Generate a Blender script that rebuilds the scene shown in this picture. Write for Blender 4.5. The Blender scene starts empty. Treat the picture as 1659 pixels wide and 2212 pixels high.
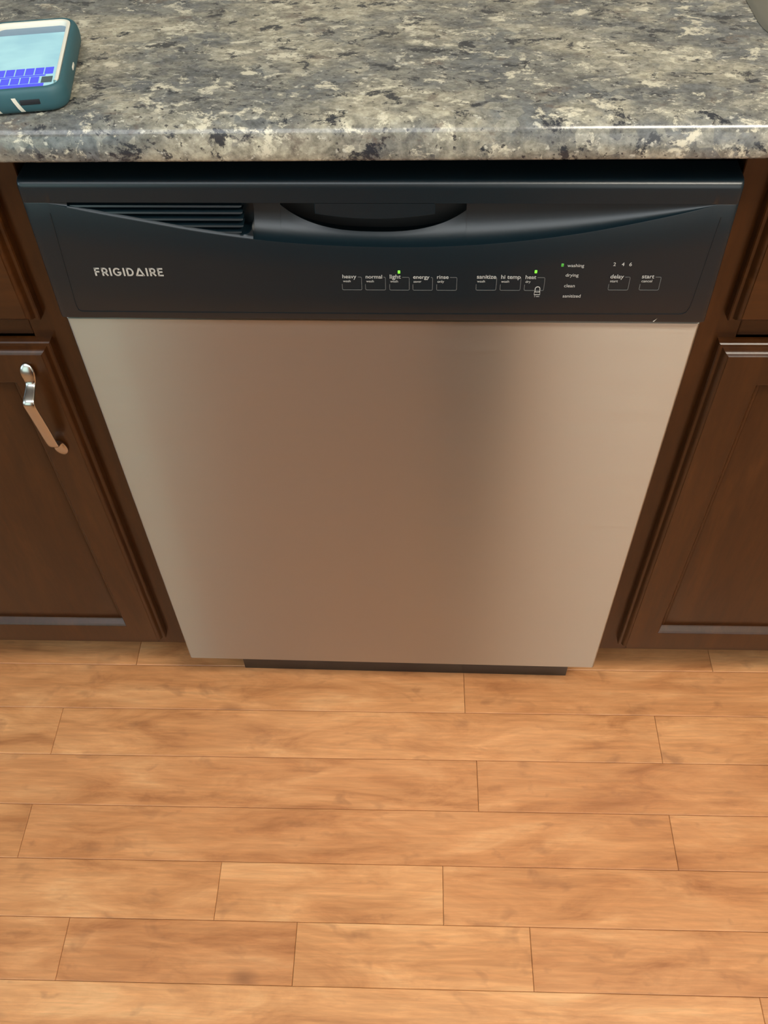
import bpy, bmesh, math, random
import numpy as np
from mathutils import Vector, Matrix

random.seed(7)
S = bpy.context.scene
C = S.collection

# ------------------------------------------------------------------ camera
cam_d = bpy.data.cameras.new('camera')
cam = bpy.data.objects.new('camera', cam_d)
C.objects.link(cam)
_r = Vector((0.9993, 0.0295, -0.0222)).normalized()
_f = Vector((-0.0359, 0.6351, -0.7716)).normalized()
_u = _r.cross(_f).normalized()
_r = _f.cross(_u).normalized()
cam.matrix_world = Matrix(((_r.x, _u.x, -_f.x, 0.0371), (_r.y, _u.y, -_f.y, -0.6774),
                           (_r.z, _u.z, -_f.z, 1.2651), (0, 0, 0, 1)))
cam_d.sensor_fit = 'HORIZONTAL'
cam_d.sensor_width = 36.0
cam_d.lens = 36.0 * 1953.0 / 1659.0
cam_d.clip_start = 0.02
S.camera = cam

# ------------------------------------------------------------------ world, exposure
w = bpy.data.worlds.new('world')
S.world = w
w.use_nodes = True
w.node_tree.nodes['Background'].inputs[0].default_value = (0.75, 0.85, 1.0, 1)
w.node_tree.nodes['Background'].inputs[1].default_value = 0.03
vs = S.view_settings
vs.view_transform = 'Standard'
vs.look = 'None'
vs.gamma = 1.0
vs.use_curve_mapping = False
vs.exposure = 0.3
S.cycles.max_bounces = 8
S.cycles.diffuse_bounces = 4
S.cycles.glossy_bounces = 4
S.cycles.sample_clamp_indirect = 6.0

LAMP_KITCHEN = ((1.0, 0.93, 0.79), 29.0)     # ceiling fixture, warm white
LAMP_ADDED = ((0.92, 0.96, 1.0), 3.6)         # added unseen fixture, cooler, brightens the panel scoop
ADDED_PANE_LEFT = ((0.58, 0.84, 1.0), 3.5)        # added cool glow in unseen panes on the left
ADDED_REAR_LEFT = ((0.74, 1.0, 0.95), 1.45)  # added glow in unseen panes behind the photographer
ADDED_REAR_RIGHT = ((1.0, 1.0, 0.96), 1.35)  # added glow for the bright right side of the steel

# ------------------------------------------------------------------ material helpers
def mat(name, rough=0.5, color=(0.5, 0.5, 0.5), metal=0.0, spec=0.5):
    m = bpy.data.materials.new(name)
    m.use_nodes = True
    b = m.node_tree.nodes['Principled BSDF']
    b.inputs['Base Color'].default_value = (*color, 1)
    b.inputs['Roughness'].default_value = rough
    b.inputs['Metallic'].default_value = metal
    b.inputs['Specular IOR Level'].default_value = spec
    return m

class NT:
    def __init__(s, m):
        s.t = m.node_tree
        s.b = s.t.nodes['Principled BSDF']
    def n(s, kind, **kw):
        nd = s.t.nodes.new(kind)
        for k, v in kw.items():
            if k.startswith('i_'):
                nd.inputs[k[2:].replace('_', ' ')].default_value = v
            else:
                setattr(nd, k, v)
        return nd
    def l(s, a, b):
        s.t.links.new(a, b)
    def coords(s, scale=(1, 1, 1), rand=False, rot=(0, 0, 0)):
        tc = s.n('ShaderNodeTexCoord')
        src = tc.outputs['Object']
        if rand:
            oi = s.n('ShaderNodeObjectInfo')
            mu = s.n('ShaderNodeVectorMath', operation='SCALE')
            mu.inputs[0].default_value = (37.0, 91.0, 13.0)
            s.l(oi.outputs['Random'], mu.inputs['Scale'])
            ad = s.n('ShaderNodeVectorMath', operation='ADD')
            s.l(src, ad.inputs[0]); s.l(mu.outputs[0], ad.inputs[1])
            src = ad.outputs[0]
        mp = s.n('ShaderNodeMapping')
        mp.inputs['Scale'].default_value = scale
        mp.inputs['Rotation'].default_value = rot
        s.l(src, mp.inputs['Vector'])
        return mp.outputs[0]
    def noise(s, vec, scale, detail=4, rough=0.55, dist=0.0):
        nd = s.n('ShaderNodeTexNoise')
        nd.inputs['Scale'].default_value = scale
        nd.inputs['Detail'].default_value = detail
        nd.inputs['Roughness'].default_value = rough
        nd.inputs['Distortion'].default_value = dist
        s.l(vec, nd.inputs['Vector'])
        return nd.outputs['Fac']
    def ramp(s, fac, stops):
        nd = s.n('ShaderNodeValToRGB')
        e = nd.color_ramp.elements
        while len(e) < len(stops):
            e.new(0.5)
        for el, (p, c) in zip(e, stops):
            el.position = p
            el.color = (*c, 1) if len(c) == 3 else c
        s.l(fac, nd.inputs['Fac'])
        return nd.outputs['Color']
    def mix(s, fac, a, b, mode='MIX'):
        nd = s.n('ShaderNodeMix', data_type='RGBA', blend_type=mode)
        for i, v in ((0, fac), (6, a), (7, b)):
            if hasattr(v, 'is_output'):
                s.l(v, nd.inputs[i])
            elif i == 0:
                nd.inputs[0].default_value = v
            else:
                nd.inputs[i].default_value = (*v, 1)
        return nd.outputs[2]
    def bump(s, h, strength=0.1, dist=0.001):
        nd = s.n('ShaderNodeBump')
        nd.inputs['Strength'].default_value = strength
        nd.inputs['Distance'].default_value = dist
        s.l(h, nd.inputs['Height'])
        s.l(nd.outputs[0], s.b.inputs['Normal'])

def G(v):
    return (v, v, v)

# brushed stainless steel, grain running left-right
M_STEEL = mat('brushed_steel', 0.42, (0.46, 0.428, 0.37), 1.0)
t = NT(M_STEEL)
uvn = t.n('ShaderNodeTangent', direction_type='UV_MAP', uv_map='grain')
t.l(uvn.outputs[0], t.b.inputs['Tangent'])
t.b.inputs['Anisotropic'].default_value = 1.0
gv = t.coords((6, 6, 1500))
gn = t.noise(gv, 1.0, 3)
t.l(t.ramp(gn, [(0.3, G(0.32)), (0.7, G(0.37))]), t.b.inputs['Roughness'])
t.bump(gn, 0.03, 0.0002)

M_BLACK = mat('black_plastic', 0.31, (0.004, 0.0105, 0.0150), 0, 0.5)
t = NT(M_BLACK)
t.bump(t.noise(t.coords(), 2200, 2), 0.05, 0.0002)
M_BLACK_DEEP = mat('black_recess', 0.6, (0.006, 0.006, 0.007))
M_INK = mat('panel_ink', 0.6, (0.42, 0.42, 0.40))
M_INK_DIM = mat('panel_ink_dim', 0.6, (0.105, 0.11, 0.11))
M_LOGO = mat('logo_ink', 0.45, (0.55, 0.55, 0.52), 0.3)
M_CHROME = mat('satin_nickel', 0.24, (0.50, 0.475, 0.44), 1.0)
M_RUBBER = mat('black_rubber', 0.8, (0.01, 0.01, 0.01))

def emis(name, col, st):
    m = bpy.data.materials.new(name)
    m.use_nodes = True
    b = m.node_tree.nodes['Principled BSDF']
    b.inputs['Base Color'].default_value = (*[c * 0.3 for c in col], 1)
    b.inputs['Emission Color'].default_value = (*col, 1)
    b.inputs['Emission Strength'].default_value = st
    return m
M_LED = emis('green_led', (0.22, 0.95, 0.05), 0.9)
M_LED_DIM = emis('green_led_dim', (0.10, 0.55, 0.06), 0.35)

# dark stained cabinet wood
def wood(name, scale):
    m = mat(name, 0.28, (0.05, 0.02, 0.01))
    t = NT(m)
    v = t.coords(scale, rand=True)
    a = t.noise(v, 3.0, 6, 0.6, 1.2)
    b = t.noise(t.coords(tuple(x * 6 for x in scale), rand=True), 4.0, 4, 0.6, 0.3)
    c1 = t.ramp(a, [(0.3, (0.034, 0.0107, 0.0026)), (0.55, (0.050, 0.0158, 0.0036)), (0.75, (0.066, 0.0213, 0.0049))])
    c2 = t.ramp(b, [(0.3, G(0.80)), (0.7, G(1.1))])
    t.l(t.mix(1.0, c1, c2, 'MULTIPLY'), t.b.inputs['Base Color'])
    t.b.inputs['Coat Weight'].default_value = 0.08
    t.b.inputs['Specular IOR Level'].default_value = 0.38
    t.b.inputs['Coat Roughness'].default_value = 0.3
    t.bump(b, 0.04, 0.0004)
    return m
M_WOOD_V = wood('cabinet_wood_upright', (9, 9, 1.2))
M_WOOD_H = wood('cabinet_wood_level', (1.2, 9, 9))
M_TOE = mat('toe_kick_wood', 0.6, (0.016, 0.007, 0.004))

# laminate worktop printed like granite
M_TOP = mat('granite_laminate', 0.15, (0.3, 0.3, 0.25))
t = NT(M_TOP)
v = t.coords((0.8, 1.15, 0.9))
warp = t.n('ShaderNodeTexNoise'); warp.inputs['Scale'].default_value = 30; warp.inputs['Detail'].default_value = 3
t.l(v, warp.inputs['Vector'])
wm = t.n('ShaderNodeVectorMath', operation='MULTIPLY_ADD')
wm.inputs[1].default_value = (0.010, 0.010, 0.010)
t.l(warp.outputs['Color'], wm.inputs[0]); t.l(v, wm.inputs[2])
vw = wm.outputs[0]
c = t.ramp(t.noise(vw, 30, 10, 0.70, 0.25), [(0.36, (0.070, 0.068, 0.064)), (0.45, (0.165, 0.155, 0.125)), (0.54, (0.270, 0.245, 0.180)), (0.66, (0.42, 0.375, 0.265))])
v3 = t.coords((0.8, 1.15, 0.9), rot=(0, 1.5, 0.0))
c = t.mix(t.ramp(t.noise(v3, 17, 9, 0.66, 0.3), [(0.50, G(0)), (0.58, G(0.8))]), c, (0.135, 0.140, 0.134))
vor = t.n('ShaderNodeTexVoronoi', feature='F1'); vor.inputs['Scale'].default_value = 85
t.l(vw, vor.inputs['Vector'])
sep = t.n('ShaderNodeSeparateColor'); t.l(vor.outputs['Color'], sep.inputs[0])
c = t.mix(t.ramp(sep.outputs[0], [(0.0, G(0.35)), (0.5, G(0)), (1.0, G(0))]), c, (0.09, 0.088, 0.085))
c = t.mix(t.ramp(sep.outputs[1], [(0.72, G(0)), (0.80, G(0.45))]), c, (0.46, 0.42, 0.30))
clump = t.noise(t.coords((0.8, 1.3, 1.0), rot=(0, 0, 0.4)), 9, 3, 0.5, 0.3)
c = t.mix(t.ramp(clump, [(0.42, G(0.60)), (0.58, G(0))]), c, (0.115, 0.118, 0.112))
c = t.mix(t.ramp(clump, [(0.48, G(0)), (0.66, G(0.55))]), c, (0.44, 0.39, 0.27))
fine = t.noise(v, 150, 6, 0.7, 0.2)
c = t.mix(1.0, c, t.ramp(fine, [(0.30, G(0.45)), (0.70, G(1.45))]), 'MULTIPLY')
v2 = t.coords((0.8, 1.15, 0.9), rot=(0, 0.2, 0.2))
c = t.mix(t.ramp(t.noise(v2, 46, 9, 0.72, 0.3), [(0.555, G(0)), (0.615, G(0.9))]), c, (0.60, 0.54, 0.39))
c = t.mix(t.ramp(t.noise(t.coords((0.8, 1.15, 0.9), rot=(0, 0.5, -0.2)), 32, 8, 0.70, 0.3), [(0.585, G(0)), (0.65, G(0.7))]), c, (0.120, 0.092, 0.070))
c = t.mix(t.ramp(t.noise(t.coords((0.8, 1.15, 0.9), rot=(0.3, 0.9, 0.1)), 46, 9, 0.74, 0.3), [(0.560, G(0)), (0.605, G(0.95))]), c, (0.024, 0.026, 0.031))
c = t.mix(t.ramp(t.noise(v3, 190, 4, 0.6), [(0.63, G(0)), (0.68, G(0.85))]), c, (0.028, 0.026, 0.028))
c = t.mix(t.ramp(t.noise(v2, 160, 5, 0.6), [(0.62, G(0)), (0.68, G(0.7))]), c, (0.55, 0.51, 0.40))
c = t.mix(1.0, c, (1.05, 1.08, 1.17), 'MULTIPLY')
t.l(c, t.b.inputs['Base Color'])
t.bump(t.noise(v, 260, 3), 0.02, 0.0002)

# honey coloured floor planks
M_PLANK = mat('floor_plank_wood', 0.33, (0.4, 0.2, 0.08))
t = NT(M_PLANK)
v = t.coords((3.2, 12, 6), rand=True)
a = t.noise(v, 1.9, 6, 0.62, 0.7)
g = t.noise(t.coords((5, 70, 10), rand=True), 3.0, 5, 0.6, 0.5)
bl = t.noise(t.coords((7, 12, 7), rand=True), 3.0, 3, 0.5, 0.4)
c = t.ramp(a, [(0.30, (0.430, 0.166, 0.060)), (0.45, (0.620, 0.270, 0.105)), (0.58, (0.720, 0.335, 0.138)), (0.74, (0.820, 0.430, 0.195))])
c = t.mix(1.0, c, t.ramp(g, [(0.3, G(0.84)), (0.7, G(1.09))]), 'MULTIPLY')
kn = t.n('ShaderNodeTexVoronoi', feature='F1'); kn.inputs['Scale'].default_value = 1.0
t.l(t.coords((9, 16, 9), rand=True), kn.inputs['Vector'])
ks = t.n('ShaderNodeSeparateColor'); t.l(kn.outputs['Color'], ks.inputs[0])
km = t.n('ShaderNodeMath', operation='MULTIPLY')
t.l(t.ramp(kn.outputs['Distance'], [(0.05, G(1)), (0.22, G(0))]), km.inputs[0]); t.l(t.ramp(ks.outputs[0], [(0.86, G(0)), (0.90, G(0.6))]), km.inputs[1])
c = t.mix(km.outputs[0], c, (0.19, 0.075, 0.035))
c = t.mix(t.ramp(bl, [(0.60, G(0)), (0.78, G(0.55))]), c, (0.26, 0.105, 0.045))
oi = t.n('ShaderNodeObjectInfo')
c = t.mix(1.0, c, t.ramp(oi.outputs['Random'], [(0.0, (0.92, 0.88, 0.86)), (0.5, (1.0, 1.0, 1.0)), (1.0, (1.09, 1.14, 1.16))]), 'MULTIPLY')
t.l(c, t.b.inputs['Base Color'])
t.bump(t.noise(v, 4, 4), 0.06, 0.002)
M_SUB = mat('subfloor', 0.9, (0.02, 0.012, 0.008))

def paint(name, col):
    m = mat(name, 0.7, col)
    t = NT(m)
    t.bump(t.noise(t.coords(), 120, 4), 0.05, 0.001)
    return m
M_WALL = paint('wall_paint', (0.34, 0.31, 0.26))
M_CEIL = paint('ceiling_paint', (0.62, 0.60, 0.56))
M_TRIM = paint('white_trim', (0.75, 0.74, 0.70))
M_ADDED_DOOR = mat('room_door_oak', 0.4, (0.36, 0.165, 0.07))

# ------------------------------------------------------------------ mesh helpers
def link(name, me, m=None, parent=None, sharp=None):
    o = bpy.data.objects.new(name, me)
    C.objects.link(o)
    if m is not None and not me.materials:
        me.materials.append(m)
    if parent is not None:
        o.parent = parent
    if sharp is not None:
        for p in me.polygons:
            p.use_smooth = True
        me.set_sharp_from_angle(angle=math.radians(sharp))
    return o

def mesh(name, verts, faces, m=None, parent=None, sharp=None):
    me = bpy.data.meshes.new(name)
    me.from_pydata([tuple(map(float, q)) for q in verts], [], faces)
    bm = bmesh.new(); bm.from_mesh(me)
    bmesh.ops.recalc_face_normals(bm, faces=bm.faces)
    bm.to_mesh(me); bm.free()
    return link(name, me, m, parent, sharp)

def box(name, x0, x1, y0, y1, z0, z1, m=None, parent=None, bev=0.0, seg=2):
    bm = bmesh.new()
    bmesh.ops.create_cube(bm, size=1.0)
    for q in bm.verts:
        q.co = Vector(((x0 + x1) / 2 + q.co.x * (x1 - x0), (y0 + y1) / 2 + q.co.y * (y1 - y0), (z0 + z1) / 2 + q.co.z * (z1 - z0)))
    if bev:
        bmesh.ops.bevel(bm, geom=list(bm.edges), offset=bev, segments=seg, affect='EDGES', profile=0.5)
    me = bpy.data.meshes.new(name); bm.to_mesh(me); bm.free()
    return link(name, me, m, parent, 30 if bev else None)

def loft(name, loops, m=None, parent=None, closed=True, caps=(True, True), sharp=35):
    """quads between successive loops of equal length"""
    V, F = [], []
    n = len(loops[0])
    for L in loops:
        V += list(L)
    for i in range(len(loops) - 1):
        for j in range(n if closed else n - 1):
            k = (j + 1) % n
            F.append((i * n + j, i * n + k, (i + 1) * n + k, (i + 1) * n + j))
    if caps[0]: F.append(tuple(range(n - 1, -1, -1)))
    if caps[1]: F.append(tuple(range((len(loops) - 1) * n, len(loops) * n)))
    return mesh(name, V, F, m, parent, sharp)

def thing(name, label, cat, loc=(0, 0, 0), rz=0.0, group=None):
    o = bpy.data.objects.new(name, None)
    C.objects.link(o)
    o.empty_display_size = 0.05
    o.location = loc
    o.rotation_euler = (0, 0, rz)
    o['label'] = label
    o['category'] = cat
    if group: o['group'] = group
    return o

def struct(o):
    o['kind'] = 'structure'
    return o

def rrect(x0, x1, y0, y1, r, z, n=6):
    pts = []
    for cx, cy, a0 in ((x1 - r, y1 - r, 0), (x0 + r, y1 - r, 90), (x0 + r, y0 + r, 180), (x1 - r, y0 + r, 270)):
        for i in range(n + 1):
            a = math.radians(a0 + 90 * i / n)
            pts.append((cx + r * math.cos(a), cy + r * math.sin(a), z))
    return pts

def hermite(xs, ys, x):
    xs, ys = np.array(xs), np.array(ys)
    d = np.gradient(ys, xs)
    i = int(np.clip(np.searchsorted(xs, x) - 1, 0, len(xs) - 2))
    h = xs[i + 1] - xs[i]
    s = min(max((x - xs[i]) / h, 0), 1)
    return float((2*s**3 - 3*s**2 + 1)*ys[i] + (s**3 - 2*s**2 + s)*h*d[i] + (-2*s**3 + 3*s**2)*ys[i+1] + (s**3 - s**2)*h*d[i+1])

# ================================================================== SETTING
XL, XR, YB, YF, ZC = -1.95, 1.95, 0.64, -1.80, 2.44
struct(box('wall_back', XL - .1, XR + .1, YB, YB + .1, 0, ZC, M_WALL))
def wall_with_holes(name, x0, x1, holes):
    """wall behind the photographer at y = YF-.1 .. YF with rectangular openings"""
    gx = sorted({x0, x1} | {h[0] for h in holes} | {h[1] for h in holes})
    gz = sorted({0, ZC} | {h[2] for h in holes} | {h[3] for h in holes})
    solid = lambda i, j: 0 <= i < len(gx) - 1 and 0 <= j < len(gz) - 1 and not any(h[0] <= gx[i] and gx[i + 1] <= h[1] and h[2] <= gz[j] and gz[j + 1] <= h[3] for h in holes)
    bm = bmesh.new()
    def quad(*q): bm.faces.new([bm.verts.new(c_) for c_ in q])
    for i in range(len(gx) - 1):
        for j in range(len(gz) - 1):
            if not solid(i, j): continue
            a, b, c_, d_ = gx[i], gx[i + 1], gz[j], gz[j + 1]
            for y in (YF - .1, YF): quad((a, y, c_), (b, y, c_), (b, y, d_), (a, y, d_))
            if not solid(i - 1, j): quad((a, YF - .1, c_), (a, YF, c_), (a, YF, d_), (a, YF - .1, d_))
            if not solid(i + 1, j): quad((b, YF - .1, c_), (b, YF, c_), (b, YF, d_), (b, YF - .1, d_))
            if not solid(i, j - 1): quad((a, YF - .1, c_), (b, YF - .1, c_), (b, YF, c_), (a, YF, c_))
            if not solid(i, j + 1): quad((a, YF - .1, d_), (b, YF - .1, d_), (b, YF, d_), (a, YF, d_))
    bmesh.ops.remove_doubles(bm, verts=bm.verts, dist=1e-5)
    bmesh.ops.recalc_face_normals(bm, faces=bm.faces)
    me = bpy.data.meshes.new(name); bm.to_mesh(me); bm.free()
    return struct(link(name, me, M_WALL))
ADDED_REAR_WINDOWS = [(-1.85, -0.80, 0.55, 2.15), (0.34, 1.75, 0.55, 2.15)]  # unseen, added to brighten both sides of the steel reflection
ADDED_DOORWAY = (0.08, 0.30, 0.0, 2.05)  # dark opening added to mirror as a dark band in the steel
wall_with_holes('wall_front', XL - .1, XR + .1, ADDED_REAR_WINDOWS + [ADDED_DOORWAY])
struct(box('ceiling', XL - .1, XR + .1, YF - .1, YB + .1, ZC, ZC + .08, M_CEIL))
struct(box('wall_right', XR, XR + .1, YF, YB, 0, ZC, M_WALL))
# left wall with an opening for the added glowing panes
wy0, wy1, wz0, wz1 = -1.5, -0.4, 0.95, 2.1
V, F = [], []
for x in (XL - .1, XL):
    for y in (YF, wy0, wy1, YB):
        for z in (0, wz0, wz1, ZC):
            V.append((x, y, z))
def vi(s, i, j): return s * 16 + i * 4 + j
for s in (0, 1):
    for i in range(3):
        for j in range(3):
            if (i, j) == (1, 1): continue
            F.append((vi(s, i, j), vi(s, i + 1, j), vi(s, i + 1, j + 1), vi(s, i, j + 1)))
for (a, b) in (((1, 1), (2, 1)), ((2, 1), (2, 2)), ((2, 2), (1, 2)), ((1, 2), (1, 1)), ((0, 0), (3, 0)), ((3, 3), (0, 3)), ((0, 0), (0, 3)), ((3, 0), (3, 3))):
    if a[0] in (0, 3) and b[0] in (0, 3) and abs(a[0]-b[0]) + abs(a[1]-b[1]) == 3:
        pass
    else:
        F.append((vi(0, *a), vi(0, *b), vi(1, *b), vi(1, *a)))
struct(mesh('wall_left', V, F, M_WALL))
M_ADDED_PANE = emis('window_daylight', *ADDED_PANE_LEFT)
win = struct(box('window_1', XL - .06, XL - .02, wy0, wy1, wz0, wz0 + .05, M_TRIM))
for nm, a in (('window_frame', (XL - .06, XL - .02, wy0, wy0 + .05, wz0 + .05, wz1 - .05)), ('window_frame', (XL - .06, XL - .02, wy1 - .05, wy1, wz0 + .05, wz1 - .05)),
              ('window_frame', (XL - .06, XL - .02, wy0, wy1, wz1 - .05, wz1)), ('window_frame', (XL - .055, XL - .025, (wy0 + wy1) / 2 - .02, (wy0 + wy1) / 2 + .02, wz0 + .05, wz1 - .05))):
    box(nm, *a, M_TRIM, win)
box('window_pane', XL - .048, XL - .042, wy0 + .05, wy1 - .05, wz0 + .05, wz1 - .05, M_ADDED_PANE, win)
for k, (a, b, c_, d_) in enumerate(ADDED_REAR_WINDOWS):
    m_ = emis('rear_daylight', *(ADDED_REAR_LEFT, ADDED_REAR_RIGHT)[k])
    wn = struct(box('window_%d' % (k + 2), a, b, YF - .06, YF - .02, c_, c_ + .05, M_TRIM))
    for q in ((a, a + .05, c_ + .05, d_ - .05), (b - .05, b, c_ + .05, d_ - .05), (a, b, d_ - .05, d_)):
        box('window_frame', q[0], q[1], YF - .06, YF - .02, q[2], q[3], M_TRIM, wn)
    box('window_pane', a + .05, b - .05, YF - .045, YF - .039, c_ + .05, d_ - .05, m_, wn)
# unseen door added behind the photographer for the brown reflection in the steel
dr = struct(box('door_1', -0.66, 0.08, YF, YF + .04, 0.0, 2.03, M_ADDED_DOOR))
for z0, z1 in ((0.15, 0.95), (1.1, 1.9)):
    box('door_panel', -0.54, -0.08, YF + .04, YF + .048, z0, z1, M_ADDED_DOOR, dr, 0.004)
for i, (x0, x1, y0, y1) in enumerate(((XL, -0.66, YF, YF + .014), (1.76, XR, YF, YF + .014))):
    o = struct(box('baseboard_front' if i == 0 else 'baseboard_front.001', x0, x1, y0, y1, 0.0, .1, M_TRIM))

# unseen dark block added for the photographer's leg reflection, end towards the dishwasher
struct(box('wall_half', 0.055, 0.20, YF, -0.70, 0.0, 1.02, M_TOE, None, .004))
# ceiling fixtures
def fixture(label, x0, x1, y0, y1, col, st):
    t = thing('ceiling_light', label, 'light', ((x0 + x1) / 2, (y0 + y1) / 2, ZC - .06))
    hx, hy = (x1 - x0) / 2, (y1 - y0) / 2
    box('housing', -hx, hx, -hy, hy, .03, .06, M_TRIM, t, .004)
    box('diffuser', -hx + .015, hx - .015, -hy + .015, hy - .015, .005, .03, emis('lamp_diffuser', col, st), t, .004)
fixture('long warm white ceiling light over the floor on the right', 0.38, 1.55, -0.98, -0.66, *LAMP_KITCHEN)
fixture('long cool white ceiling light over the floor on the left', -1.55, 0.22, -1.55, -0.72, *LAMP_ADDED)

# floor: slab with separate planks
FLOOR_SKEW = math.atan(0.0034)
floor = struct(box('floor', XL - .1, XR + .1, YF - .1, YB + .1, -.05, -.014, M_SUB))
floor.name = 'floor'
PW, PY0, PGAP = 0.0766, 0.0435, 0.0005
known = {-1: [-0.41], 0: [0.1138], 1: [-0.508, 0.401], 2: [0.129], 3: [-0.514, 0.397], 4: [-0.2273, 0.0773], 5: [-0.4202, -0.1157, 0.1901], 6: [-0.56, 0.47]}
pcache = {}
def plank_mesh(L):
    key = round(L, 4)
    if key in pcache: return pcache[key]
    hx, hy, b = L / 2 - PGAP / 2, PW / 2 - PGAP / 2, 0.0009
    V = [(sx * hx, sy * hy, -.014) for sx, sy in ((-1, -1), (1, -1), (1, 1), (-1, 1))]
    V += [(sx * hx, sy * hy, -.0006) for sx, sy in ((-1, -1), (1, -1), (1, 1), (-1, 1))]
    V += [(sx * (hx - b), sy * (hy - b), 0) for sx, sy in ((-1, -1), (1, -1), (1, 1), (-1, 1))]
    F = [(3, 2, 1, 0), (8, 9, 10, 11)]
    for i in range(4):
        k = (i + 1) % 4
        F += [(i, k, 4 + k, 4 + i), (4 + i, 4 + k, 8 + k, 8 + i)]
    me = bpy.data.meshes.new('plank')
    me.from_pydata(V, [], F); me.materials.append(M_PLANK)
    pcache[key] = me
    return me
row_lo, row_hi = -2, int((PY0 - YF) / PW) + 1
rr = random.Random(11)
for k in range(row_lo, row_hi):
    yc = PY0 - k * PW - PW / 2
    js = list(known.get(k, [rr.uniform(-.5, .4)]))
    while js[0] > XL + .3: js.insert(0, js[0] - (.914 if k in known else rr.choice((.305, .457, .610, .914, .914))))
    while js[-1] < XR - .3: js.append(js[-1] + (rr.choice((.305, .457, .610, .914, .914)) if not (k in known and js[-1] < .48) else .914))
    js = [XL] + [j for j in js if XL + .03 < j < XR - .03] + [XR]
    for a, b in zip(js[:-1], js[1:]):
        o = bpy.data.objects.new('plank', plank_mesh(b - a))
        C.objects.link(o)
        o.parent = floor
        xc = (a + b) / 2
        o.location = (xc, yc + 0.0034 * xc, 0)
        o.rotation_euler = (0, 0, FLOOR_SKEW)

# ================================================================== DISHWASHER
dw = thing('dishwasher', 'stainless steel dishwasher with black control panel under the granite worktop', 'dishwasher', (0, 0, 0), -0.01099)
HW = 0.2985
# steel door
prof = [(-HW, .030), (-HW, .0035)]
for i in range(1, 6):
    a = math.radians(90 * i / 6)
    prof.append((-HW + .0035 * (1 - math.cos(a)), .0035 * (1 - math.sin(a))))
prof.append((-HW + .0035, 0.0))
nseg = 12
for i in range(1, nseg):
    prof.append((-HW + .0035 + (2 * HW - .007) * i / nseg, 0.0))
prof += [(-x, y) for x, y in reversed(prof[:7])] if False else []
right = [(-x, y) for x, y in reversed([q for q in prof if q[0] <= -HW + .0035 + 1e-9])]
prof = prof + right
loops = []
for z in (.0905, .0920, .7240, .7247):
    ins = .0012 if z in (.0905, .7247) else 0
    loops.append([(x * (1 - ins * 2), y + ins, z) for x, y in prof])
door = loft('door_panel', loops, M_STEEL, dw, closed=True, sharp=30)
door['label'] = 'brushed stainless steel door panel'
uv = door.data.uv_layers.new(name='grain')
for lp in door.data.loops:
    co = door.data.vertices[lp.vertex_index].co
    uv.data[lp.index].uv = (co.z, co.x)

# control panel: one surface built in columns, with the scooped grip, vent pocket and latch pocket
CZ0, CZ1, CHW = 0.7295, 0.8665, 0.2995
def tilt(z): return -0.006 * (0.866 - z) / 0.1365
SWX = [-.2788, -.2411, -.2028, -.1564, -.1209, -.0851, -.045, 0.0, .0233, .055, .0949, .134, .1724, .2283, .2572, .282]
SWZ = [.8470, .8382, .8304, .8212, .8155, .8111, .8080, .8064, .8062, .8070, .8096, .8140, .8200, .8322, .8396, .8468]
ZH = 0.8472
VX0, VX1 = -.262, -.1062      # vent pocket
PX0, PX1 = -.0834, .0779      # latch pocket
def zlo(x):
    if x <= SWX[0] or x >= SWX[-1]: return ZH - 1e-4
    return min(hermite(SWX, SWZ, x), ZH - 1e-4)
xs = list(np.linspace(-CHW + .003, CHW - .003, 210)) + [-CHW, -CHW + .0004, -CHW + .0012, CHW, CHW - .0004, CHW - .0012]
for e in (VX0, VX1, PX0, PX1):
    xs += [e - 2e-5, e + 2e-5]
xs += [SWX[0], SWX[-1]] + [VX1 - .010 * (1 - math.cos(math.radians(a))) for a in range(10, 95, 12)]
xs = sorted(xs)
NK = 12
def ramp_pt(t_, D, zl, h):
    return (D * t_ ** .85, zl + h * t_ ** 1.9)
def recess(x):
    """(depth, z) from the lower edge of the scoop up to the lip"""
    zl = zlo(x); h = ZH - zl; D = min(.032, .80 * h)
    out = []
    if VX0 < x < VX1:
        r = .010; dx = x - (VX1 - r)
        lift = (r - math.sqrt(max(r * r - dx * dx, 0))) if dx > 0 else 0.0
        q = min(.0022, D * .3)
        z1 = min(zl + q * .8 + lift, ZH - 1e-4)
        Dv = .020
        out = [(0, zl), (q * .5, min(zl + q * .4, ZH - 1e-4)), (q, min(zl + q * .8, ZH - 1e-4)), (q + .0003, z1)]
        out += [(q + (Dv - q) * s, z1) for s in (.2, .4, .6, .8, 1.0)]
        out += [(Dv, z1 + (ZH - z1) * s) for s in (.33, .66, 1.0)]
    elif PX0 < x < PX1:
        u = (x - (PX0 + PX1) / 2) / ((PX1 - PX0) / 2)
        de = .0138 + .0092 * abs(u) ** 2.5
        te = min(de / D, 1.0) ** (1 / .85)
        for i in range(6):
            out.append(ramp_pt(te * i / 5, D, zl, h))
        d0, z0 = out[-1]
        out += [(d0 + .0008, z0 - .0010), (d0 + .0015, z0 - .010), (.058, z0 - .010), (.058, ZH - .004), (.058, ZH - .002), (.058, ZH)]
    else:
        for i in range(NK):
            out.append(ramp_pt(i / (NK - 1), D, zl, h))
    out.append((out[-1][0] * .5, ZH + .00002))
    return out
V, F = [], []
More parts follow.
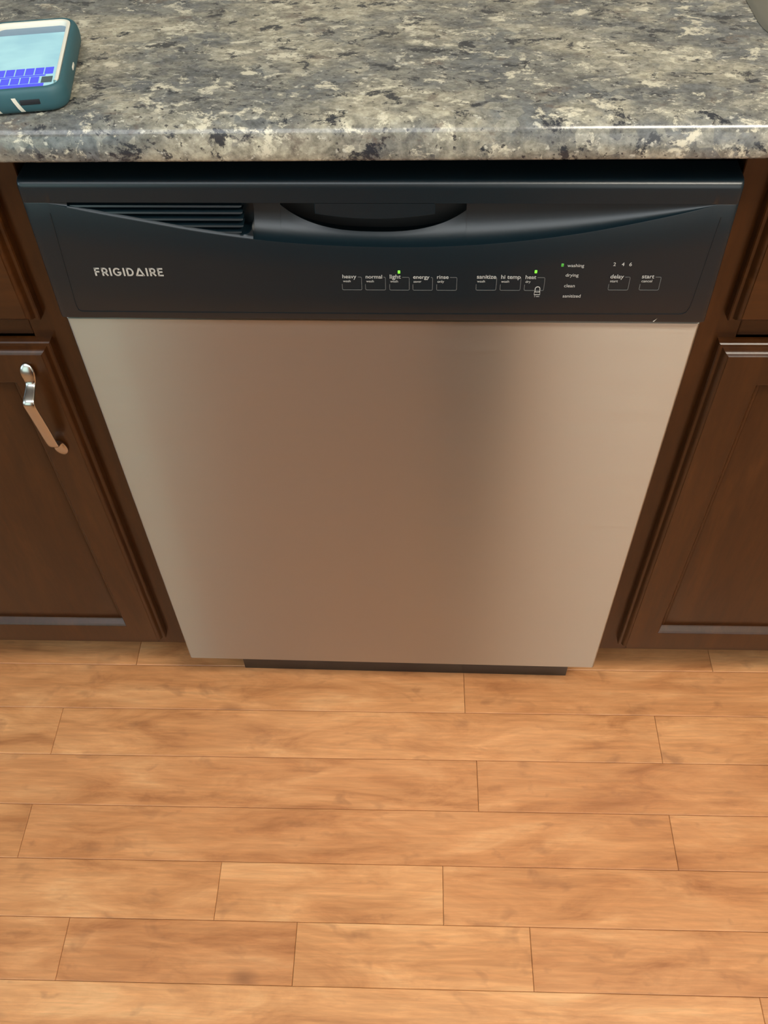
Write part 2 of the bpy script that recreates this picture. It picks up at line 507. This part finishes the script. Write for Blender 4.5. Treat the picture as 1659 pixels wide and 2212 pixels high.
for x in xs:
    edge = CHW - abs(x)
    back = .003 - math.sqrt(max(.003 ** 2 - max(.003 - edge, 0) ** 2, 0)) if edge < .003 else 0.0
    zl = zlo(x)
    col = [(.034, CZ0), (tilt(CZ0) + .002, CZ0), (tilt(CZ0) + .0006, CZ0 + .0006), (tilt(CZ0) + .0, CZ0 + .002)]
    for s in (.33, .66):
        z = CZ0 + .002 + (zl - CZ0 - .002) * s
        col.append((tilt(z), z))
    z = zl - .0006
    col.append((tilt(z), z))
    for d, z in recess(x):
        col.append((tilt(z) + d + (0.0002 if d == 0 else 0), z))
    col.append((tilt(ZH), ZH + .0005))
    R = .0058
    for z in (CZ1 - R - .004, CZ1 - R):
        col.append((tilt(z), z))
    for i in range(1, 7):
        a = math.radians(90 * i / 6)
        col.append((tilt(CZ1 - R) + R * (1 - math.cos(a)), CZ1 - R + R * math.sin(a)))
    col.append((.034, CZ1))
    nrow = len(col)
    for y, z in col:
        V.append((x, y + (back if y < .03 else 0), z))
for i in range(len(xs) - 1):
    for j in range(nrow - 1):
        F.append((i * nrow + j, (i + 1) * nrow + j, (i + 1) * nrow + j + 1, i * nrow + j + 1))
for i in (0, len(xs) - 1):
    F.append(tuple(i * nrow + j for j in range(nrow)))
panel = mesh('control_panel', V, F, M_BLACK, dw, 32)
panel['label'] = 'black plastic control panel with a scooped grip'

def P(x, z, off=-.0003):
    return (x, tilt(z) + off, z)

# latch handle: tab hanging over the dark pocket
fl, bl_ = [], []
tx = np.linspace(-.0508, .0506, 25)
top = [(x, ZH) for x in tx]
bot = [(x, .8325 + .0047 * (x / .0507) ** 2) for x in tx]
ring = top + bot[::-1]
inner = [(x * .985, ZH if i < len(top) else z + .0012) for i, (x, z) in enumerate(ring)]
loft('latch_handle', [[(x, tilt(z) + .009, z) for x, z in ring], [(x, tilt(z) + .0014, z) for x, z in ring], [(x, tilt(z) + .0003, z) for x, z in inner]], M_BLACK, dw, sharp=30)

# vent slats
for zc, xr in ((.8430, -.1128), (.8370, -.1128), (.8308, -.1130), (.8246, -.1136), (.8186, -.1160)):
    xl = VX0 + .002
    while zlo(xl) > zc + .0022 and xl < xr: xl += .001
    sec = [(.0016, -.0006), (.0024, .0008), (.0060, .0016), (.0140, .0018), (.0140, .0002), (.0026, -.0012)]
    L = [[(x, tilt(zc) + d, zc + dz) for d, dz in sec] for x in (xl, xl + .004, xr - .002)]
    L.append([(xr, tilt(zc) + .0045 + (d - .0045) * .8, zc + .0003 + (dz - .0003) * .6) for d, dz in sec])
    loft('vent_slat', L, M_BLACK, dw, sharp=40)
for xr in (-.125, -.158, -.190):
    box('vent_rib', xr - .0008, xr + .0008, tilt(.83) + .011, tilt(.83) + .0185, zlo(xr) + .001, ZH - .0005, M_BLACK, dw)

# fine seam of the overlay on the panel
def strip(name, pts, wd, m, parent, h=.00025, closed=False):
    """raised line along points (x, z) on the control panel"""
    V, F = [], []
    n = len(pts)
    for i, (x, z) in enumerate(pts):
        a = pts[(i - 1) % n] if (closed or i) else pts[i]
        b = pts[(i + 1) % n] if (closed or i < n - 1) else pts[i]
        tx_, tz_ = b[0] - a[0], b[1] - a[1]
        L = math.hypot(tx_, tz_) or 1
        nx, nz = -tz_ / L, tx_ / L
        for s in (-1, 1):
            zz = z + s * nz * wd / 2
            V.append(P(x + s * nx * wd / 2, zz, -h))
        for s in (-1, 1):
            zz = z + s * nz * wd / 2
            V.append(P(x + s * nx * wd / 2, zz, .0002))
    for i in range(n if closed else n - 1):
        k = (i + 1) % n
        for a, b in ((0, 1), (1, 3), (3, 2), (2, 0)):
            F.append((i * 4 + a, i * 4 + b, k * 4 + b, k * 4 + a))
    if not closed:
        F += [(0, 1, 3, 2), ((n - 1) * 4, (n - 1) * 4 + 2, (n - 1) * 4 + 3, (n - 1) * 4 + 1)]
    return mesh(name, V, F, m, parent)

strip('panel_seam', [(-.2780, .838), (-.2800, .790), (-.2815, .745), (-.2805, .7390), (-.2770, .7372), (0, .7372), (.2760, .7392), (.2800, .7412), (.2822, .7470), (.2832, .7560), (.2875, .836)], .0007, M_BLACK, panel, .0004)

# lettering
DG = None
def text(name, s, x, z, width, m, parent, bold=0.0):
    cu = bpy.data.curves.new(name, 'FONT')
    cu.body = s
    cu.size = 1.0
    cu.offset = bold
    o = bpy.data.objects.new(name, cu)
    C.objects.link(o)
    bpy.context.view_layer.update()
    dg = bpy.context.evaluated_depsgraph_get()
    me = bpy.data.meshes.new_from_object(o.evaluated_get(dg))
    bpy.data.objects.remove(o)
    X = [v.co.x for v in me.vertices]
    x0, sc = min(X), width / (max(X) - min(X))
    for v in me.vertices:
        v.co = Vector(P(x + (v.co.x - x0) * sc, z + v.co.y * sc, -.00035))
    me.materials.clear()
    return link(name, me, m, parent)

WORDS = [('heavy', -.0308, .7752, .0125, 'wash', .0068), ('normal', -.0100, .7752, .0147, 'wash', .0068), ('light', .0115, .7752, .0099, 'wash', .0070),
         ('energy', .0324, .7752, .0145, 'saver', .0070), ('rinse', .0536, .7753, .0103, 'only', .0060),
         ('sanitize', .0889, .7757, .0170, 'wash', .0070), ('hi temp', .1103, .7757, .0172, 'wash', .0070), ('heat', .1318, .7757, .0094, 'dry', .0045),
         ('delay', .2060, .7768, .0117, 'start', .0068), ('start', .2334, .7770, .0107, 'cancel', .0092)]
BOX = [(-.0314, -.0138), (-.0104, .0076), (.0113, .0289), (.0322, .0497), (.0535, .0713), (.0887, .1065), (.1102, .1280), (.1317, .1490), (.2059, .2234), (.2332, .2503)]
for (s, x, z, wd, s2, w2), (bx0, bx1) in zip(WORDS, BOX):
    text('lettering', s, x, z, wd, M_INK, panel, .012)
    text('lettering', s2, x + .0004, z - .0040, w2, M_INK, panel, .006)
    zb, zt_ = z - .0122, z + .0012
    r = .0010
    strip('button_outline', [(bx0, zb + .0060), (bx0, zb + r), (bx0 + r * .3, zb + r * .3), (bx0 + r, zb), (bx1 - r, zb), (bx1 - r * .3, zb + r * .3), (bx1, zb + r),
                             (bx1, zt_ - r), (bx1 - r * .3, zt_ - r * .3), (bx1 - r, zt_), (min(x + wd + .0012, bx1 - r - .0003), zt_)], .0005, M_INK_DIM, panel)
for s, x, z, wd in (('washing', .1670, .7880, .0145), ('drying', .1667, .7783, .0113), ('clean', .1667, .7673, .0094), ('sanitized', .1668, .7566, .0159),
                    ('2', .2064, .7893, .0022), ('4', .2136, .7893, .0024), ('6', .2202, .7893, .0022)):
    text('lettering', s, x, z, wd, M_INK, panel, .006)
for x, z, m in ((.0198, .7818, M_LED), (.1403, .7829, M_LED), (.1627, .7897, M_LED_DIM)):
    yo = tilt(z)
    box('indicator_light', x - .0011, x + .0011, yo - .0006, yo + .001, z - .0015, z + .0015, m, panel, .0003, 1)
# padlock symbol
ps = []
for i in range(13):
    a = math.pi * i / 12
    ps.append((.1436 + .0021 * math.cos(a), .7652 + .0022 * math.sin(a)))
strip('padlock_symbol', [(.1457, .7620)] + ps + [(.1415, .7620)], .0007, M_INK, panel)
strip('padlock_symbol', [(.1411, .7620), (.1461, .7620), (.1461, .7592), (.1411, .7592)], .0006, M_INK, panel, closed=True)
text('lettering', '2 sec', .1412, .7568, .0048, M_INK, panel)

# maker's wordmark, drawn with strokes
LX, LZ, LW, LH = -.2544, .7762, .0624, .0084
adv = {'F': .62, 'R': .70, 'I': .20, 'G': .92, 'D': .78, 'A': 1.02, 'E': .62}
word = 'FRIGIDAIRE'
gap = .20
tot = sum(adv[c_] for c_ in word) + gap * (len(word) - 1)
us = LW / tot
V, F = [], []
def seg(x0, z0, x1, z1, th=.20):
    L = math.hypot((x1 - x0) * us, (z1 - z0) * LH)
    nx, nz = -(z1 - z0) * LH / L, (x1 - x0) * us / L
    h = th * us / 2
    b = len(V)
    for (px, pz), s in (((x0, z0), 1), ((x1, z1), 1), ((x1, z1), -1), ((x0, z0), -1)):
        V.append(P(LX + px * us + s * nx * h, LZ + pz * LH + s * nz * h, -.0004))
    F.append((b, b + 1, b + 2, b + 3))
def arc(cx, cz, rx, rz, a0, a1, n=10):
    for i in range(n):
        a, b = math.radians(a0 + (a1 - a0) * i / n), math.radians(a0 + (a1 - a0) * (i + 1) / n)
        seg(cx + rx * math.cos(a), cz + rz * math.sin(a), cx + rx * math.cos(b), cz + rz * math.sin(b))
px = 0.0
e_ = .09
for ch in word:
    A = adv[ch]
    if ch in 'FRE': seg(px + .1, 0, px + .1, 1)
    if ch == 'I': seg(px + .1, 0, px + .1, 1)
    if ch in 'FE': seg(px, 1 - e_, px + A, 1 - e_); seg(px, .52, px + A * .9, .52)
    if ch == 'E': seg(px, e_, px + A, e_)
    if ch == 'R':
        seg(px, 1 - e_, px + .40, 1 - e_); seg(px, .42, px + .40, .42)
        arc(px + .38, .665, .22, .245, -90, 90, 8); seg(px + .36, .42, px + A - .06, 0.02)
    if ch == 'G':
        arc(px + .46, .5, .38, .42, 40, 350, 16); seg(px + .48, .44, px + .90, .44)
    if ch == 'D':
        seg(px + .1, 0, px + .1, 1); seg(px, 1 - e_, px + .36, 1 - e_); seg(px, e_, px + .36, e_)
        arc(px + .36, .5, .34, .41, -90, 90, 10)
    if ch == 'A':
        seg(px + .08, .02, px + .51, .98); seg(px + .94, .02, px + .51, .98); seg(px + .06, e_, px + .96, e_)
    px += A + gap
mesh('wordmark', V, F, M_LOGO, panel)
# bright nick in the lower edge and a few pale flecks
mesh('scratch', [P(.2518, .7316, -.0007), P(.2530, .7312, -.0007), P(.2556, .7352, -.0007), P(.2545, .7340, -.0007)], [(0, 1, 2, 3)], mat('bare_plastic_nick', .5, (.55, .55, .5)), panel)

# tub, toe panel and feet under the door
box('tub', -.290, .290, .034, .600, .115, .862, M_BLACK_DEEP, dw, .004)
box('toe_panel', -.234, .273, .0370, .0450, .0, .112, M_BLACK, dw, .001)
for x in (-.262, .284):
    box('foot', x - .010, x + .010, .110, .130, 0, .116, M_RUBBER, dw, .002)

# ================================================================== CABINETS
YFACE, YDOOR = 0.0244, 0.0054
PROFILE = [(0, .0244), (0, .0156), (.0010, .0142), (.0036, .0138), (.0042, .0124), (.0048, .0102), (.0060, .0082), (.0075, .0068), (.0085, .0062), (.0090, .0054)]
def frame_loops(x0, x1, z0, z1, prof):
    return [[(x0 + i, y, z0 + i), (x1 - i, y, z0 + i), (x1 - i, y, z1 - i), (x0 + i, y, z1 - i)] for i, y in prof]
def cabinet(label, side, w_, dlabel, handle):
    """side -1: left of the dishwasher, 1: right"""
    t = thing('base_cabinet', label, 'cabinet', (side * .305, YFACE, 0))
    def X(a, b):   # distances from the dishwasher-side edge -> sorted local x
        return (side * a, side * b) if side > 0 else (side * b, side * a)
    ztop = .8900
    def B(name, a, b, y0, y1, z0, z1, m, bev=.0008):
        x0, x1 = X(a, b)
        return box(name, x0, x1, y0, y1, z0, z1, m, t, bev, 1)
    B('stile', 0, .042, 0, .019, .1, ztop, M_WOOD_V); B('stile', w_ - .042, w_, 0, .019, .1, ztop, M_WOOD_V)
    for z0, z1 in ((.1, .140), (.688, .728), (.848, ztop)):
        B('rail', .042, w_ - .042, 0, .019, z0, z1, M_WOOD_H)
    B('side_panel', 0, .013, .019, .575, .1, ztop, M_WOOD_V); B('side_panel', w_ - .013, w_, .019, .575, .1, ztop, M_WOOD_V)
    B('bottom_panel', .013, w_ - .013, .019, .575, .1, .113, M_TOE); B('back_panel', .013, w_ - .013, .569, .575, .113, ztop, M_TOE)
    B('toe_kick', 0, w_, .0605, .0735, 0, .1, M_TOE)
    ox = .0245
    def rect(z0, z1):
        x0, x1 = X(ox, w_ - ox)
        return x0, x1, z0, z1
    yo = -YFACE
    x0, x1, z0, z1 = rect(.7130, .8600)
    L = [[(a, y + yo, c_) for a, y, c_ in lp] for lp in frame_loops(x0, x1, z0, z1, PROFILE)]
    loft('drawer_front', L, M_WOOD_H, t, sharp=25)
    x0, x1, z0, z1 = rect(.1285, .6855)
    inner = PROFILE + [(.0452, .0054), (.0462, .0060), (.0476, .0080), (.0508, .0136), (.0520, .0150), (.0585, .0156)]
    L = [[(a, y + yo, c_) for a, y, c_ in lp] for lp in frame_loops(x0, x1, z0, z1, inner)]
    d = loft('door', L, M_WOOD_V, t, caps=(False, False), sharp=25)
    d['label'] = dlabel
    i = .0545
    # raised field that slopes up slightly towards the middle
    pl = frame_loops(x0, x1, z0, z1, [(i, .0225), (i, .0150), (i + .003, .0145), (i + .022, .0128)])
    L = [[(a, y + yo, c_) for a, y, c_ in lp] for lp in pl]
    loft('door_field', L, M_WOOD_V, d, sharp=12)
    if handle:
        xh = -.3572 + .305
        # (z, y world, half width, half thickness)
        K = [(.6668, .0050, .0006, .0006), (.6655, .0040, .0030, .0012), (.6625, .0026, .0047, .0024), (.6580, .0014, .0054, .0030), (.6530, .0010, .0052, .0032), (.6480, .0006, .0044, .0030),
             (.6445, -.0012, .0038, .0026), (.6420, -.0055, .0037, .0021), (.6400, -.0110, .0039, .0020), (.6380, -.0160, .0041, .0020), (.6362, -.0196, .0043, .0020), (.6340, -.0210, .0043, .0020), (.6300, -.0208, .0043, .0021),
             (.6200, -.0190, .0043, .0022), (.6050, -.0164, .0043, .0022), (.5900, -.0140, .0043, .0022), (.5750, -.0118, .0042, .0022), (.5640, -.0100, .0041, .0021), (.5600, -.0085, .0040, .0021), (.5580, -.0050, .0036, .0020),
             (.5568, .0000, .0034, .0022), (.5545, .0022, .0036, .0026), (.5510, .0026, .0048, .0028), (.5450, .0030, .0056, .0026), (.5390, .0036, .0048, .0018), (.5340, .0046, .0022, .0009), (.5328, .0052, .0004, .0004)]
        L = []
        n = 14
        for k, (z, y, hw_, ht) in enumerate(K):
            a = K[max(k - 1, 0)]; b = K[min(k + 1, len(K) - 1)]
            tz, ty = b[0] - a[0], b[1] - a[1]
            l = math.hypot(tz, ty)
            nz, ny = -ty / l, tz / l
            lp = []
            for j in range(n):
                an = 2 * math.pi * j / n
                ca, sa = math.cos(an), math.sin(an)
                cx = 1.45 * hw_ * math.copysign(abs(ca) ** .8, ca); cn = ht * math.copysign(abs(sa) ** .8, sa)
                lp.append((xh + cx, y + yo + ny * cn, z + nz * cn))
            L.append(lp)
        h = loft('handle', L, M_CHROME, d, sharp=50)
        sub = h.modifiers.new('smooth', 'SUBSURF'); sub.levels = 1; sub.render_levels = 2
        h['label'] = 'satin nickel bow pull with leaf-shaped ends'
    return t
cabinet('dark brown wooden base cabinet left of the dishwasher, nickel handle on its door', -1, .61, 'framed dark wooden door with a nickel pull', True)
cabinet('dark brown wooden base cabinet right of the dishwasher, no handle in view', 1, .80, 'framed dark wooden door', False)

# ================================================================== WORKTOP
CZB, CZT = 0.8905, 0.9220
ax, az = .032, .0285
cy0 = -.0125
profc = [(cy0 + .004, CZB), (cy0 + .0012, CZB + .0010), (cy0, CZT - az)]
for i in range(1, 13):
    a = math.radians(90 * i / 12)
    e = 2 / 2.9
    profc.append((cy0 + ax * (1 - math.cos(a) ** e), CZT - az + az * math.sin(a) ** e))
HX0, HX1, HY0, HY1 = .352, .830, .108, .480
CX = [-.915, HX0, HX1, 1.105]
ys_top = [HY0, HY1, YB]
pts = profc + [(y, CZT) for y in ys_top] + [(y, CZB) for y in reversed(ys_top)]
n = len(pts)
iT = len(profc)
V = [(x, y, z) for x in CX for y, z in pts]
F = []
for i in range(3):
    for j in range(n):
        k = (j + 1) % n
        if i == 1 and (j == iT or j == iT + 4): continue     # the sink cut-out
        F.append((i * n + j, i * n + k, (i + 1) * n + k, (i + 1) * n + j))
# top cells: iT is HY0, iT+1 HY1, iT+2 wall ; bottom iT+3 wall, iT+4 HY1, iT+5 HY0
for i in (1, 2):
    F.append((i * n + iT, i * n + iT + 1, i * n + iT + 4, i * n + iT + 5))
F.append((n + iT, 2 * n + iT, 2 * n + iT + 5, n + iT + 5))
F.append((n + iT + 1, 2 * n + iT + 1, 2 * n + iT + 4, n + iT + 4))
F += [tuple(range(n)), tuple(range(3 * n, 4 * n))]
wt = mesh('countertop', V, F, M_TOP, None, 40)
wt['label'] = 'mottled beige and grey granite-look worktop with rounded front edge'
wt['category'] = 'countertop'

# drop-in sink at the right
sx0, sx1, sy0, sy1 = .330, .852, .086, .502
sk = thing('sink', 'grey metal sink rim set in the worktop, at the top right corner', 'sink', ((sx0 + sx1) / 2, (sy0 + sy1) / 2, CZT))
cxs, cys = (sx0 + sx1) / 2, (sy0 + sy1) / 2
hx, hy = (sx1 - sx0) / 2, (sy1 - sy0) / 2
def rl(i, z, r): return rrect(-hx + i, hx - i, -hy + i, hy - i, r, z, 8)
M_SINK = mat('sink_steel', .38, (.40, .40, .37), 1.0)
loft('rim', [rl(0, .0003, .075), rl(.0015, .0028, .0735), (rl(.004, .0042, .071)), rl(.016, .0038, .06), rl(.022, .0030, .055), rl(.0250, .0005, .052), rl(.0262, -.006, .051)], M_SINK, sk, caps=(False, False))
loft('basin', [rl(.0262, -.006, .051), rl(.030, -.06, .05), rl(.034, -.15, .05), (rl(.045, -.172, .05)), rl(.075, -.180, .04)], M_SINK, sk, caps=(False, True))

# ================================================================== PHONE
PH = math.radians(9.0)
ph = thing('phone', 'phone in a teal case lying on the worktop, blue keyboard lit on its screen', 'phone', (-.2375, .0100, CZT + .0003), PH)
# local frame: x to the right (0 = right edge), y away from the viewer (0 = bottom edge), z up
W_, L_, T_ = .077, .1330, .0195
M_CASE = mat('teal_case', .55, (.030, .105, .130))
M_CREAM = mat('cream_case_trim', .45, (.78, .76, .66))
M_PORT = mat('port_dark', .6, (.01, .014, .02))
def pr_(i, z, r): return rrect(-W_ + i, -i, i, L_ - i, r, z, 8)
case = loft('case', [pr_(.005, .0, .012), pr_(.0022, .0012, .0135), pr_(.0006, .0035, .0145), pr_(.0, .0075, .015), pr_(.0, .0125, .015), pr_(.0006, .0160, .0145), pr_(.0018, .0184, .0135), pr_(.0034, T_, .012), pr_(.0046, T_ - .0002, .011), pr_(.0052, T_ - .0012, .0105), pr_(.0054, T_ - .0065, .0102)], M_CASE, ph, sharp=50)
def u_path(i, z, r):
    p = pr_(i, z, r)
    return p[33:36] + p[0:21]
bz = loft('bezel', [u_path(a, z, r) for a, z, r in ((.0054, T_ - .0026, .0102), (.0055, T_ - .0002, .0101), (.0062, T_ + .0001, .0096), (.0080, T_ - .0001, .0085), (.0086, T_ - .0007, .0080), (.0092, T_ - .0046, .0076))], M_CREAM, ph, closed=False, caps=(False, False), sharp=50)  # cream inner wall; its top face paints the highlight along the lip
bz['label'] = 'cream inner rim'
zs = T_ - .0042
M_SCREEN = emis('phone_screen', (.40, .72, .78), .58)
t = NT(M_SCREEN)
t.b.inputs['Roughness'].default_value = .12
t.l(t.ramp(t.noise(t.coords((1, 1.6, 1)), 28, 2), [(0.35, (.33, .62, .72)), (.65, (.46, .80, .84))]), t.b.inputs['Emission Color'])
sc_ = box('screen', -W_ + .0056, -.0056, .0056, L_ - .0056, zs - .002, zs, M_SCREEN, ph)
M_KEY = emis('blue_keys', (.075, .085, .72), .85)
M_KEYG = emis('grey_key', (.06, .10, .11), .7)
V, F = [], []
kw = .0068
for y0, y1, xoff, first, n_ in ((.0130, .0185, .0180, 0, 1), (.0190, .0300, .0225, 0, 7), (.0305, .0330, .0180, 0, 1), (.0335, .0455, .0125, 0, 8)):
    ww = kw if n_ > 1 else .050
    for k in range(n_):
        x1 = -xoff - k * (ww + .0009)
        b = len(V)
        V += [(x1 - ww, y0, zs + .00012), (x1, y0, zs + .00012), (x1, y1, zs + .00012), (x1 - ww, y1, zs + .00012)]
        F.append((b, b + 1, b + 2, b + 3))
kb = mesh('keyboard', V, F, M_KEY, sc_)
kb['kind'] = 'stuff'
box('return_key', -.0205, -.0120, .0190, .0290, zs, zs + .0003, M_KEYG, sc_)
box('status_bar', -W_ + .009, -.0085, L_ - .022, L_ - .0085, zs, zs + .0002, emis('status_bar', (.20, .30, .38), .6), sc_)
# port opening and the two pale stripes on the bottom edge
box('port', -.0360, -.0205, -.0004, .002, .0076, .0118, M_PORT, ph, .0006)
for x in (-.0385, -.0565):
    L = [[(x + dx - .0016, y, z), (x + dx + .0016, y, z), (x + dx + .0016, y + .002, z), (x + dx - .0016, y + .002, z)] for dx, y, z in ((.0030, .0010, .0022), (.0018, -.0003, .0050), (-.0006, -.0004, .0105), (-.0016, -.0003, .0135))]
    loft('case_stripe', L, M_CREAM, ph)
box('side_button', -.0010, .0006, .050, .060, .0090, .0120, M_CREAM, ph, .0007)  # cream colour stands in for the glare on the button
